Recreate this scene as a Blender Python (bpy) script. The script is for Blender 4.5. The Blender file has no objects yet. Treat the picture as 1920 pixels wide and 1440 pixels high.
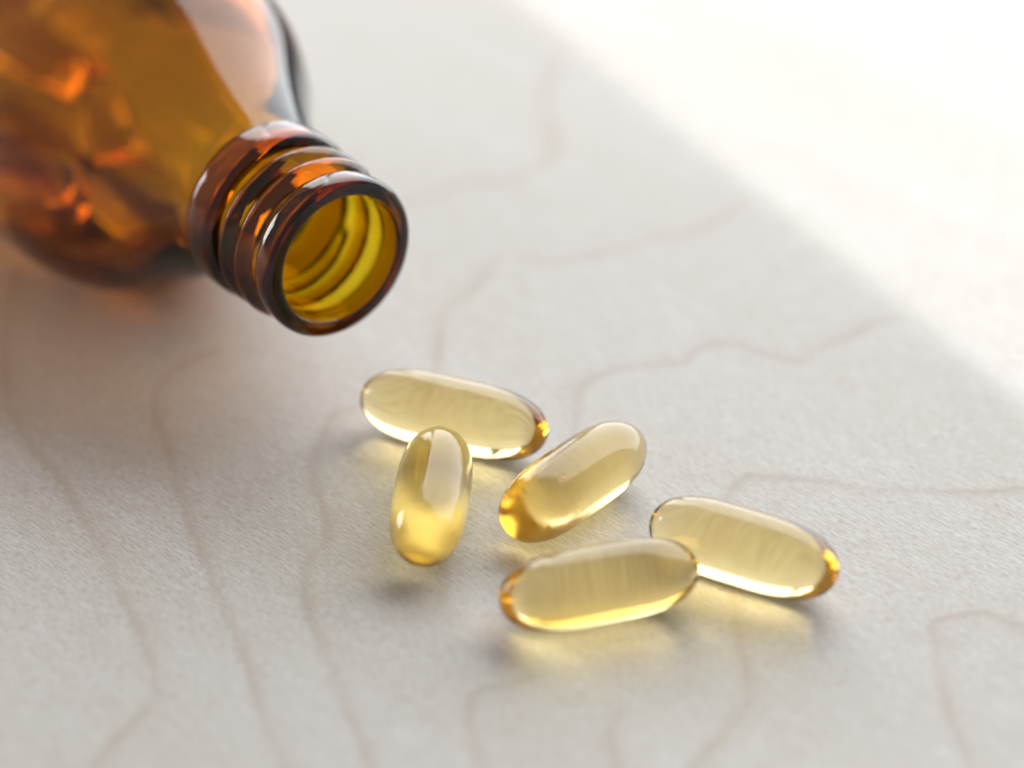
import bpy, bmesh, math, random
import numpy as np
from mathutils import Vector, Matrix

random.seed(7)
S = bpy.context.scene
C = S.collection
MM = 0.001

# ------------------------------------------------------------------ camera
ELEV = math.radians(33.0)
DIST = 450 * MM
cam_d = bpy.data.cameras.new("camera")
cam = bpy.data.objects.new("camera", cam_d)
C.objects.link(cam)
cam.location = (0, -DIST * math.cos(ELEV), DIST * math.sin(ELEV))
cam.rotation_euler = (math.pi / 2 - ELEV, 0, 0)
cam_d.sensor_width = 36
cam_d.lens = 120
cam_d.clip_start = 0.01
cam_d.clip_end = 50
cam_d.dof.use_dof = True
cam_d.dof.focus_distance = 0.4215
cam_d.dof.aperture_fstop = 7.0
S.camera = cam

# ------------------------------------------------------------------ light
S.view_settings.view_transform = 'Standard'
S.view_settings.look = 'None'
S.view_settings.exposure = 0.0
S.view_settings.gamma = 1.0
S.cycles.use_denoising = True
S.cycles.max_bounces = 24
S.cycles.transmission_bounces = 24
S.cycles.glossy_bounces = 12
S.cycles.volume_bounces = 0
S.cycles.blur_glossy = 0.2
S.cycles.sample_clamp_indirect = 8.0
S.cycles.use_adaptive_sampling = False

W = bpy.data.worlds.new("World")
S.world = W
W.use_nodes = True
W.node_tree.nodes["Background"].inputs[0].default_value = (0.93, 0.96, 1.0, 1)
W.node_tree.nodes["Background"].inputs[1].default_value = 0.30


def area(name, loc, target, sx, sy, radiance, color, spread=math.pi):
    d = bpy.data.lights.new(name, 'AREA')
    d.shape = 'RECTANGLE'
    d.size, d.size_y = sx, sy
    d.energy = radiance * math.pi * sx * sy
    d.color = color
    d.spread = spread
    o = bpy.data.objects.new(name, d)
    C.objects.link(o)
    o.location = loc
    o.rotation_euler = (Vector(target) - Vector(loc)).to_track_quat('-Z', 'Y').to_euler()
    return o


def window(name, az, el, dist, sx, sy, radiance, color):
    """a window pane standing in the direction az (degrees right of straight back), el (degrees up)"""
    a, h = math.radians(az), math.radians(el)
    return area(name, (dist * math.sin(a) * math.cos(h), dist * math.cos(a) * math.cos(h), dist * math.sin(h)),
                (0, 0, dist * math.sin(h) * 0.6), sx, sy, radiance, color)


# the big window behind and to the right, two slim bright openings to the left
window("main_window_light", 32, 34, 1.12, 1.56, 1.48, 4.05, (0.95, 0.978, 1.0))
window("back_opening_light", -17, 23, 1.2, 0.34, 0.90, 4.8, (1.0, 0.99, 0.97))
window("left_opening_light", -62, 9, 1.0, 0.30, 0.36, 9.0, (1.0, 0.99, 0.97))

# the low sunbeam that falls past the bottle on the far right of the board
EDGE_A, EDGE_B = Vector((0.0125, 0.0914, 0)), Vector((0.0658, -0.0026, 0))
beam = Vector((-0.40, -0.62, -0.70)).normalized()
along = (EDGE_B - EDGE_A).normalized()
bx = (along - beam * along.dot(beam)).normalized()
bz = -beam
by = bz.cross(bx)
if by.dot(Vector((1, 0.5, 0))) < 0:
    bx = -bx
    by = bz.cross(bx)
SX, SY = 0.9, 0.4
sun = area("sunbeam_light", (0, 0, 0), (0, 0, -1), SX, SY, 1.0, (0.99, 0.995, 1.0), math.radians(0.55))
sun.data.energy = 0.63
mid = (EDGE_A + EDGE_B) / 2
pos = mid - beam * 0.7 + by * (SY / 2)
sun.matrix_world = Matrix.Translation(pos) @ Matrix((bx, by, bz)).transposed().to_4x4()


# ------------------------------------------------------------------ node helpers
def new_mat(name):
    m = bpy.data.materials.new(name)
    m.use_nodes = True
    nt = m.node_tree
    nt.nodes.clear()
    out = nt.nodes.new("ShaderNodeOutputMaterial")
    return m, nt, out


def node(nt, kind, **kw):
    n = nt.nodes.new(kind)
    for k, v in kw.items():
        if k in n.inputs.keys():
            n.inputs[k].default_value = v
        else:
            setattr(n, k, v)
    return n


def glass_mat(name, absorb_mm, ior, rough, bump_scale=0, bump=0.0, bump_dist=0.02 * MM):
    m, nt, out = new_mat(name)
    g = node(nt, "ShaderNodeBsdfGlass", IOR=ior, Roughness=rough)
    nt.links.new(g.outputs[0], out.inputs["Surface"])
    if bump:
        tc = node(nt, "ShaderNodeTexCoord")
        nz = node(nt, "ShaderNodeTexNoise", Scale=bump_scale, Detail=2.0)
        nt.links.new(tc.outputs["Object"], nz.inputs["Vector"])
        b = node(nt, "ShaderNodeBump", Strength=bump, Distance=bump_dist)
        nt.links.new(nz.outputs["Fac"], b.inputs["Height"])
        nt.links.new(b.outputs[0], g.inputs["Normal"])
    dens = max(absorb_mm)
    v = node(nt, "ShaderNodeVolumeAbsorption", Density=dens * 1000)
    v.inputs["Color"].default_value = tuple(1 - a / dens for a in absorb_mm) + (1,)
    nt.links.new(v.outputs[0], out.inputs["Volume"])
    return m


AMBER_DARKENED = glass_mat("darkened_amber_glass", (0.42, 0.74, 3.2), 1.52, 0.0)  # same bottle glass, density raised to imitate dark surroundings in lip and grooves
AMBER_BODY = glass_mat("amber_body_glass", (0.19, 0.375, 2.8), 1.52, 0.0, 60, 0.25, 0.12 * MM)
AMBER = glass_mat("amber_glass", (0.11, 0.315, 2.5), 1.52, 0.0, 60, 0.25, 0.12 * MM)


def grained_mat(name, absorb_mm, ior, rough_in, rough_out, milk, grain=0.7):
    m, nt, out = new_mat(name)
    tc = node(nt, "ShaderNodeTexCoord")
    nz = node(nt, "ShaderNodeTexNoise", Scale=1900.0, Detail=2.0)
    nt.links.new(tc.outputs["Object"], nz.inputs["Vector"])
    b = node(nt, "ShaderNodeBump", Strength=grain, Distance=0.035 * MM)
    nt.links.new(nz.outputs["Fac"], b.inputs["Height"])
    rf = node(nt, "ShaderNodeBsdfRefraction", IOR=ior, Roughness=rough_in)
    gl = node(nt, "ShaderNodeBsdfGlossy", Roughness=rough_out)
    fr = node(nt, "ShaderNodeFresnel", IOR=ior)
    mx = node(nt, "ShaderNodeMixShader")
    for n in (rf, gl, fr):
        nt.links.new(b.outputs[0], n.inputs["Normal"])
    nt.links.new(fr.outputs[0], mx.inputs[0])
    tl = node(nt, "ShaderNodeBsdfTranslucent", Color=(0.93, 0.88, 0.72, 1))
    mk = node(nt, "ShaderNodeMixShader", Fac=milk)
    nt.links.new(rf.outputs[0], mk.inputs[1])
    nt.links.new(tl.outputs[0], mk.inputs[2])
    nt.links.new(mk.outputs[0], mx.inputs[1])
    nt.links.new(gl.outputs[0], mx.inputs[2])
    nt.links.new(mx.outputs[0], out.inputs["Surface"])
    dens = max(absorb_mm)
    v = node(nt, "ShaderNodeVolumeAbsorption", Density=dens * 1000)
    v.inputs["Color"].default_value = tuple(1 - a / dens for a in absorb_mm) + (1,)
    nt.links.new(v.outputs[0], out.inputs["Volume"])
    return m


GEL = grained_mat("clear_yellow_gelatine", (0.004, 0.025, 0.105), 1.47, 0.13, 0.03, 0.03, 0.12)
GEL_GRAIN = grained_mat("grained_yellow_gelatine", (0.005, 0.028, 0.115), 1.47, 0.20, 0.06, 0.10)
GEL_MILKY = grained_mat("milky_yellow_gelatine", (0.003, 0.017, 0.075), 1.47, 0.35, 0.05, 0.40)
mb, nt, out = new_mat("trapped_air")
nt.links.new(node(nt, "ShaderNodeBsdfGlass", IOR=1.14, Roughness=0.0).outputs[0], out.inputs["Surface"])


# ------------------------------------------------------------------ mesh helpers
def obj(name, me, mat=None, parent=None):
    o = bpy.data.objects.new(name, me)
    C.objects.link(o)
    if mat:
        me.materials.append(mat)
    if parent:
        o.parent = parent
    return o


def tag(o, label, cat, group=None):
    o["label"] = label
    o["category"] = cat
    if group:
        o["group"] = group


def mesh_from(name, verts, faces, smooth=True, sharp=math.radians(40)):
    me = bpy.data.meshes.new(name)
    me.from_pydata([tuple(v) for v in verts], [], faces)
    bm = bmesh.new()
    bm.from_mesh(me)
    bmesh.ops.recalc_face_normals(bm, faces=bm.faces)
    bm.to_mesh(me)
    bm.free()
    if smooth:
        me.polygons.foreach_set("use_smooth", [True] * len(me.polygons))
        me.set_sharp_from_angle(angle=sharp)
    me.update()
    return me


def smooth_profile(pts, n=6):
    """Catmull-Rom through a list of (s, r)"""
    P = [Vector((p[0], p[1])) for p in pts]
    P = [P[0] * 2 - P[1]] + P + [P[-1] * 2 - P[-2]]
    outp = []
    for i in range(1, len(P) - 2):
        for k in range(n):
            t = k / n
            a, b, c, d = P[i - 1], P[i], P[i + 1], P[i + 2]
            q = 0.5 * ((2 * b) + (c - a) * t + (2 * a - 5 * b + 4 * c - d) * t * t + (3 * b - a - 3 * c + d) * t ** 3)
            outp.append((q.x, q.y))
    outp.append(tuple(pts[-1]))
    return outp


def lathe_loop(name, loop, n=128):
    """closed (s, r) loop in mm swept round the local X axis (mouth towards -X is s=0; body at -s)"""
    k = len(loop)
    verts, faces = [], []
    for j in range(n):
        a = 2 * math.pi * j / n
        for s, r in loop:
            verts.append((-s * MM, r * MM * math.cos(a), r * MM * math.sin(a)))
    for j in range(n):
        j2 = (j + 1) % n
        for i in range(k):
            i2 = (i + 1) % k
            faces.append((j * k + i, j * k + i2, j2 * k + i2, j2 * k + i))
    return mesh_from(name, verts, faces)


# ------------------------------------------------------------------ tabletop
LINES = [
 [(30,500),(15,580),(5,650),(10,731),(18,767),(57,839),(110,898),(149,967),(193,1039),(218,1101),(252,1168),(277,1234),(293,1301),(267,1337),(226,1373),(175,1435),(150,1480)],
 [(400,655),(345,680),(318,700),(293,726),(289,777),(308,834),(329,900),(354,983),(380,1049),(411,1126),(442,1193),(470,1275),(488,1337),(524,1430),(545,1500)],
 [(700,750),(663,762),(622,777),(604,818),(586,870),(591,916),(606,957),(611,1008),(575,1054),(570,1095),(578,1152),(599,1209),(624,1260),(642,1317),(673,1388),(710,1490)],
 [(1010,1262),(960,1280),(904,1291),(879,1311),(878,1368),(899,1440),(915,1500)],
 [(1360,1085),(1374,1125),(1377,1154),(1383,1200),(1397,1259),(1400,1317),(1362,1364),(1298,1434),(1260,1490)],
 [(1990,1180),(1916,1172),(1846,1148),(1775,1156),(1747,1170),(1753,1218),(1768,1300),(1782,1352),(1817,1434),(1840,1500)],
 [(2000,910),(1916,915),(1829,921),(1718,918),(1625,915),(1543,900),(1462,894),(1403,892),(1375,912),(1350,950),(1340,1000)],
 [(1075,830),(1080,800),(1087,760),(1092,728),(1134,702),(1213,686),(1282,683),(1313,654),(1372,646),(1424,662),(1493,678),(1540,654),(1604,628),(1641,607),(1690,598)],
 [(812,780),(815,740),(820,690),(826,640),(840,580),(895,540),(930,492),(960,485),(1029,493),(1118,480),(1224,454),(1298,438),(1372,401),(1395,375)],
 [(760,385),(800,372),(880,345),(960,338),(1007,317),(1039,296),(1036,237),(1026,174),(1044,127),(1055,110)],
 [(1150,1500),(1160,1440),(1150,1380),(1165,1330)],
]


def ground(px, py):
    f = 6400.0
    yc = (720 - py) / f
    gy = yc * 450 / (math.sin(ELEV) - yc * math.cos(ELEV))
    return ((px - 960) / f * (450 + gy * math.cos(ELEV)), gy)


def axis_coords(lo, hi, fine0, fine1, step, coarse):
    a = list(np.arange(fine0, fine1 + 1e-6, step))
    left = list(np.linspace(lo, fine0, coarse)[:-1])
    right = list(np.linspace(fine1, hi, coarse)[1:])
    return np.array(left + a + right)


def ring_field(X, Y):
    """strength of the brown annual-ring lines of the veneer, 0..1"""
    fld = np.zeros(X.shape)
    rs = np.random.RandomState(3)
    for pl in LINES:
        g = np.array([ground(*p) for p in pl])
        # resample smoothly
        t = np.arange(len(g))
        tt = np.linspace(0, len(g) - 1, (len(g) - 1) * 5 + 1)
        def cr(v):
            vv = np.concatenate([[2 * v[0] - v[1]], v, [2 * v[-1] - v[-2]]])
            i = np.minimum(tt.astype(int), len(v) - 2)
            u = tt - i
            a, b, c, d = vv[i], vv[i + 1], vv[i + 2], vv[i + 3]
            return .5 * (2 * b + (c - a) * u + (2 * a - 5 * b + 4 * c - d) * u ** 2 + (3 * b - a - 3 * c + d) * u ** 3)
        gx, gy = cr(g[:, 0]), cr(g[:, 1])
        ph = rs.rand(6) * 6.28
        for i in range(len(gx) - 1):
            x0, y0, x1, y1 = gx[i], gy[i], gx[i + 1], gy[i + 1]
            m = 4.0
            sel = np.where((X > min(x0, x1) - m) & (X < max(x0, x1) + m) & (Y > min(y0, y1) - m) & (Y < max(y0, y1) + m))
            if len(sel[0]) == 0:
                continue
            px, py = X[sel], Y[sel]
            # wobble of the line where it crosses the fibres
            wob = .16 * np.sin(px * 3.1 + ph[0]) + .13 * np.sin((px - py) * 2.3 + ph[1]) + .10 * np.sin((px * .6 + py) * 6.7 + ph[2])
            px = px + wob
            py = py + wob * .6
            dx, dy = x1 - x0, y1 - y0
            L2 = dx * dx + dy * dy + 1e-9
            k = np.clip(((px - x0) * dx + (py - y0) * dy) / L2, 0, 1)
            ex, ey = px - x0 - k * dx, py - y0 - k * dy
            d = np.sqrt(ex ** 2 + ey ** 2)
            sd = (ex * dy - ey * dx) / math.sqrt(L2)
            w = np.where(sd > 0, .36, .85)
            amp = .70 + .20 * np.sin(px * .23 + py * .31 + ph[3])
            val = amp * (.68 * np.exp(-(d / w) ** 2) + .32 * np.exp(-(d / (w * 2.8)) ** 2))
            fld[sel] = np.maximum(fld[sel], val)
    return fld


def make_tabletop():
    xs = axis_coords(-600, 600, -92, 104, .42, 12)
    ys = axis_coords(-420, 124, -90, 120, .42, 12)
    X, Y = np.meshgrid(xs, ys)
    nx, ny = len(xs), len(ys)
    top = np.stack([X.ravel(), Y.ravel(), np.zeros(X.size)], 1) * MM
    idx = np.arange(nx * ny).reshape(ny, nx)
    quads = np.stack([idx[:-1, :-1], idx[:-1, 1:], idx[1:, 1:], idx[1:, :-1]], -1).reshape(-1, 4)
    # the thickness of the board: side walls and underside
    border = np.concatenate([idx[0, :], idx[1:, -1], idx[-1, -2::-1], idx[-2:0:-1, 0]])
    low = top[border].copy()
    low[:, 2] = -18 * MM
    n0 = nx * ny
    nb = len(border)
    lowi = np.arange(nb) + n0
    nxt = np.roll(np.arange(nb), -1)
    walls = np.stack([border[nxt], border, lowi, lowi[nxt]], -1)
    verts = np.concatenate([top, low])
    faces = quads.tolist() + walls.tolist() + [lowi[::-1].tolist()]
    me = bpy.data.meshes.new("tabletop")
    me.from_pydata(verts.tolist(), [], faces)
    at = me.attributes.new("annual_ring", 'FLOAT', 'POINT')
    vals = np.zeros(len(verts), dtype=np.float32)
    vals[:n0] = ring_field(X, Y).ravel()
    at.data.foreach_set("value", vals)
    me.update()

    m, nt, out = new_mat("pale_maple_veneer")
    L = nt.links.new
    bs = node(nt, "ShaderNodeBsdfPrincipled", Roughness=0.52)
    bs.inputs["Specular IOR Level"].default_value = 0.35
    L(bs.outputs[0], out.inputs["Surface"])
    tc = node(nt, "ShaderNodeTexCoord")

    def grain(rot, sx, sy, scale, detail, rough=.55, warp=None):
        mp = node(nt, "ShaderNodeMapping", vector_type='TEXTURE')
        mp.inputs["Rotation"].default_value = (0, 0, math.radians(rot))
        mp.inputs["Scale"].default_value = (sx, sy, 1)
        L(tc.outputs["Object"], mp.inputs["Vector"])
        n = node(nt, "ShaderNodeTexNoise", Scale=scale, Detail=detail, Roughness=rough)
        L(mp.outputs[0], n.inputs["Vector"])
        return n

    def ramp(src, p0, p1, c0=0.0, c1=1.0):
        r = node(nt, "ShaderNodeMapRange")
        r.inputs["From Min"].default_value = p0
        r.inputs["From Max"].default_value = p1
        r.inputs["To Min"].default_value = c0
        r.inputs["To Max"].default_value = c1
        L(src, r.inputs["Value"])
        return r.outputs[0]

    def mix(fac, a, b, mode='MIX'):
        x = node(nt, "ShaderNodeMix", data_type='RGBA', blend_type=mode)
        for i, v in ((0, fac), (6, a), (7, b)):
            if isinstance(v, (tuple, float)):
                x.inputs[i].default_value = v if not isinstance(v, tuple) else v + (1,)
            else:
                L(v, x.inputs[i])
        return x.outputs[2]

    G = -45
    cloud = grain(G, 5, 1, 60, 3).outputs["Fac"]
    fibre = grain(G, 14, 1, 3400, 2, .6).outputs["Fac"]
    streak = grain(G, 14, 1, 520, 3, .6).outputs["Fac"]
    pore = grain(G - 3, 7, 1, 6000, 1, .5).outputs["Fac"]

    col = mix(ramp(cloud, .32, .70), (.622, .590, .548), (.672, .664, .650))
    col = mix(ramp(streak, .35, .7, 0, .35), col, (.550, .510, .462))
    at = node(nt, "ShaderNodeAttribute", attribute_name="annual_ring")
    ringv = node(nt, "ShaderNodeMath", operation='MULTIPLY')
    L(at.outputs["Fac"], ringv.inputs[0])
    L(ramp(fibre, .2, .75, .34, .78), ringv.inputs[1])
    col = mix(ringv.outputs[0], col, (.400, .290, .205))
    col = mix(ramp(fibre, .30, .66, .50, 0), col, (.42, .36, .30))
    col = mix(ramp(pore, .48, .66, 0, .58), col, (.40, .315, .22))
    L(col, bs.inputs["Base Color"])
    L(ramp(fibre, .3, .7, .60, .46), bs.inputs["Roughness"])
    hs = node(nt, "ShaderNodeMath", operation='SUBTRACT')
    L(fibre, hs.inputs[0])
    L(pore, hs.inputs[1])
    b = node(nt, "ShaderNodeBump", Strength=0.5, Distance=0.03 * MM)
    L(hs.outputs[0], b.inputs["Height"])
    L(b.outputs[0], bs.inputs["Normal"])
    o = obj("tabletop", me, m)
    o["kind"] = "structure"
    o["label"] = "pale maple veneer tabletop with thin brown growth ring lines"
    return o


make_tabletop()

# ------------------------------------------------------------------ bottle
RB = 24.2
bottle = bpy.data.objects.new("amber_bottle", None)
C.objects.link(bottle)
AX = math.radians(37.594)
BC = Vector((-21.48, -8.65, RB + 0.03))
bottle.location = BC * MM
bottle.rotation_euler = (0, 0, AX - math.pi / 2)      # local +X points out of the mouth
tag(bottle, "open brown amber glass bottle lying on its side with its screw mouth towards the viewer", "bottle")

WALL_IN = 8.62
NECK_R = 10.0
# lip: rounded ring at the mouth
lip = smooth_profile([(3.8, 10.0), (3.7, 10.35), (3.4, 10.75), (2.5, 10.97), (1.3, 11.02), (.55, 10.9), (.14, 10.55), (.01, 10.1), (.0, 9.7), (.0, 9.3), (.07, 8.95), (.35, 8.7), (.9, 8.62)], 5) + [(3.8, 8.62)]
obj("lip", lathe_loop("lip", lip), AMBER_DARKENED, bottle)
# neck: plain tube between lip and shoulder
neck = [(3.75, NECK_R), (8, NECK_R), (13, NECK_R), (19.05, NECK_R), (19.05, WALL_IN), (13, WALL_IN), (8, WALL_IN), (3.75, WALL_IN)]
neck_o = obj("neck", lathe_loop("neck", neck), AMBER, bottle)
# collar: the wide bead under the thread
col_p = smooth_profile([(12.7, NECK_R - .05), (12.75, 10.7), (13.1, 11.35), (13.8, 11.72), (15.0, 11.8), (16.6, 11.78), (17.8, 11.6), (18.6, 11.0), (18.95, NECK_R - .05)], 5)
obj("collar", lathe_loop("collar", col_p), AMBER_DARKENED, bottle)


def make_thread():
    turns, pitch, s0 = 1.9, 3.5, 3.85
    n, k = 260, 12
    half = 1.62
    verts, faces = [], []
    for j in range(n + 1):
        t = j / n
        ang = math.radians(18) + 2 * math.pi * turns * t
        s = s0 + 1.45 + pitch * turns * t
        fade = min(1, t / .05, (1 - t) / .05)
        fade = fade * fade * (3 - 2 * fade)
        hgt = 1.5 * fade
        for i in range(k + 1):
            u = -1 + 2 * i / k
            r = NECK_R - .05 + hgt * (math.cos(u * math.pi / 2) ** 0.95)
            verts.append((-(s + u * half) * MM, r * MM * math.cos(ang), r * MM * math.sin(ang)))
    w = k + 1
    for j in range(n):
        for i in range(k):
            faces.append((j * w + i, j * w + i + 1, (j + 1) * w + i + 1, (j + 1) * w + i))
        faces.append((j * w + k, j * w, (j + 1) * w, (j + 1) * w + k))
    return mesh_from("screw_thread", verts, faces)


obj("screw_thread", make_thread(), AMBER_DARKENED, bottle)
# body: shoulder, wall and base, one closed shell
outer = smooth_profile([(19.0, 10.0), (20.2, 10.65), (22, 11.8), (25, 13.5), (28.5, 15.5), (32, 17.7), (36, 20.4), (39.5, 22.4), (43, 23.6), (47, 24.15), (52, RB), (70, RB), (100, RB), (106, RB), (108.8, 23.6), (110.4, 22.2), (111, 20.2)], 4)
inner = smooth_profile([(19.0, 8.62), (20.5, 8.9), (22.5, 9.9), (25.5, 11.2), (29, 12.9), (32.5, 14.9), (36.5, 17.4), (40, 19.3), (43.5, 20.7), (47.5, 21.5), (52, 21.8), (70, 21.9), (100, 21.9), (104, 21.4), (106.2, 19.6), (106.9, 17.0), (106.4, 9), (106.0, .02)], 4)
base_out = smooth_profile([(111, 20.2), (110.6, 17.5), (109.6, 12), (109.2, .02)], 4)[1:]
obj("body", lathe_loop("body", outer + base_out + inner[::-1], 160), AMBER_BODY, bottle)


# ------------------------------------------------------------------ capsules
def capsule_mesh(L=25.2, Wd=9.5, nu=80, nv=64, p=3.5, q=2.05):
    verts, faces = [], []
    a, b = L / 2, Wd / 2
    verts.append((-a * MM, 0, 0))
    for i in range(1, nu):
        sx = math.sin((-1 + 2 * i / nu) * math.pi / 2)
        r = b * (1 - abs(sx) ** p) ** (1 / q)
        for j in range(nv):
            t = 2 * math.pi * j / nv
            verts.append((a * sx * MM, r * math.cos(t) * MM, r * math.sin(t) * MM))
    verts.append((a * MM, 0, 0))
    last = len(verts) - 1
    for j in range(nv):
        j2 = (j + 1) % nv
        faces.append((0, 1 + j2, 1 + j))
        for i in range(nu - 2):
            o = 1 + i * nv
            faces.append((o + j, o + j2, o + nv + j2, o + nv + j))
        o = 1 + (nu - 2) * nv
        faces.append((o + j, o + j2, last))
    return mesh_from("softgel_capsule", verts, faces, sharp=math.pi)


me_clear = capsule_mesh()
me_grain = me_clear.copy()
me_clear.materials.append(GEL)
me_grain.materials.append(GEL_GRAIN)
me_milky = me_clear.copy()
me_milky.materials[0] = GEL_MILKY
GRP = "yellow softgel capsules spilled on the tabletop"
SPILL = [
 (-7.43, -14.59, -22.1, 25.5, me_clear, "clear yellow capsule farthest back, lying crosswise nearest the bottle mouth, partly hidden by another capsule"),
 (-9.89, -32.67, 85.3, 25.2, me_milky, "yellow capsule standing out lengthwise towards the viewer, with a pale stripe reflected along its back"),
 (7.62, -29.53, 50.4, 25.2, me_grain, "middle capsule of the pile, lying diagonally, with a tiny air bubble and golden near end"),
 (27.85, -43.60, -28.6, 24.6, me_clear, "clear yellow capsule with a golden tip, farthest right, its left end behind the front capsule"),
 (10.34, -51.09, 17.4, 24.7, me_clear, "clear yellow capsule nearest the viewer, lying across with an orange left end"),
]
for i, (x, y, rot, L, me, lab) in enumerate(SPILL):
    o = bpy.data.objects.new("softgel_capsule", me)
    C.objects.link(o)
    o.location = (x * MM, y * MM, 4.83 * MM)
    sc = L / 25.2
    o.scale = (sc, 1, 1)
    o.rotation_euler = (math.radians(random.uniform(0, 360)), 0, math.radians(rot))
    tag(o, lab, "capsule", GRP)
    if i == 2:
        o.rotation_euler[0] = 0
        bm = bmesh.new()
        bmesh.ops.create_uvsphere(bm, u_segments=24, v_segments=16, radius=1 * MM)
        for v in bm.verts:
            v.co = Vector((v.co.x * .85, v.co.y * .38, v.co.z * .2))
        bmesh.ops.reverse_faces(bm, faces=bm.faces)
        bme = bpy.data.meshes.new("air_bubble")
        bm.to_mesh(bme)
        bm.free()
        bme.polygons.foreach_set("use_smooth", [True] * len(bme.polygons))
        bo = obj("air_bubble", bme, mb, o)
        bo.location = (-4.9 * MM, -1.9 * MM, 3.75 * MM)
        bo.rotation_euler = (math.radians(27), 0, 0)

# capsules still inside the bottle, resting on its inner wall
INSIDE = [  # s (mm behind the mouth), angle round the wall from straight down (deg, + towards the viewer's left), heading off the axis
 (70, -25, 22, "blurred yellow capsule in the brown bottle, lying crosswise above the one nearest the neck"),
 (66, 24, -4, "blurred yellow capsule in the brown bottle, lowest of those at the left edge"),
 (47.5, 4, 8, "blurred yellow capsule inside the brown bottle, the one closest to the bottle neck"),
 (91.5, -40, -4, "blurred yellow capsule in the brown bottle, highest, in the upper left corner"),
]
m_ax = Vector((math.sin(AX), -math.cos(AX), 0))
lat = Vector((-m_ax.y, m_ax.x, 0))
for s, ang, hd, lab in INSIDE:
    rr = 21.8 - 4.8 - .1 - 1.6 * abs(math.sin(math.radians(hd)))
    if s < 50:
        rr = 15.3
    a = math.radians(ang)
    ctr = BC - m_ax * s + (-lat) * (rr * math.sin(a)) + Vector((0, 0, -rr * math.cos(a)))
    o = bpy.data.objects.new("softgel_capsule", me_clear)
    C.objects.link(o)
    radial = (ctr - (BC - m_ax * s)).normalized()
    xa = Matrix.Rotation(math.radians(hd), 3, radial) @ m_ax
    za = -radial
    ya = za.cross(xa)
    o.matrix_world = Matrix.Translation(ctr * MM) @ Matrix((xa, ya, za)).transposed().to_4x4()
    tag(o, lab, "capsule", "capsules left inside the amber bottle")
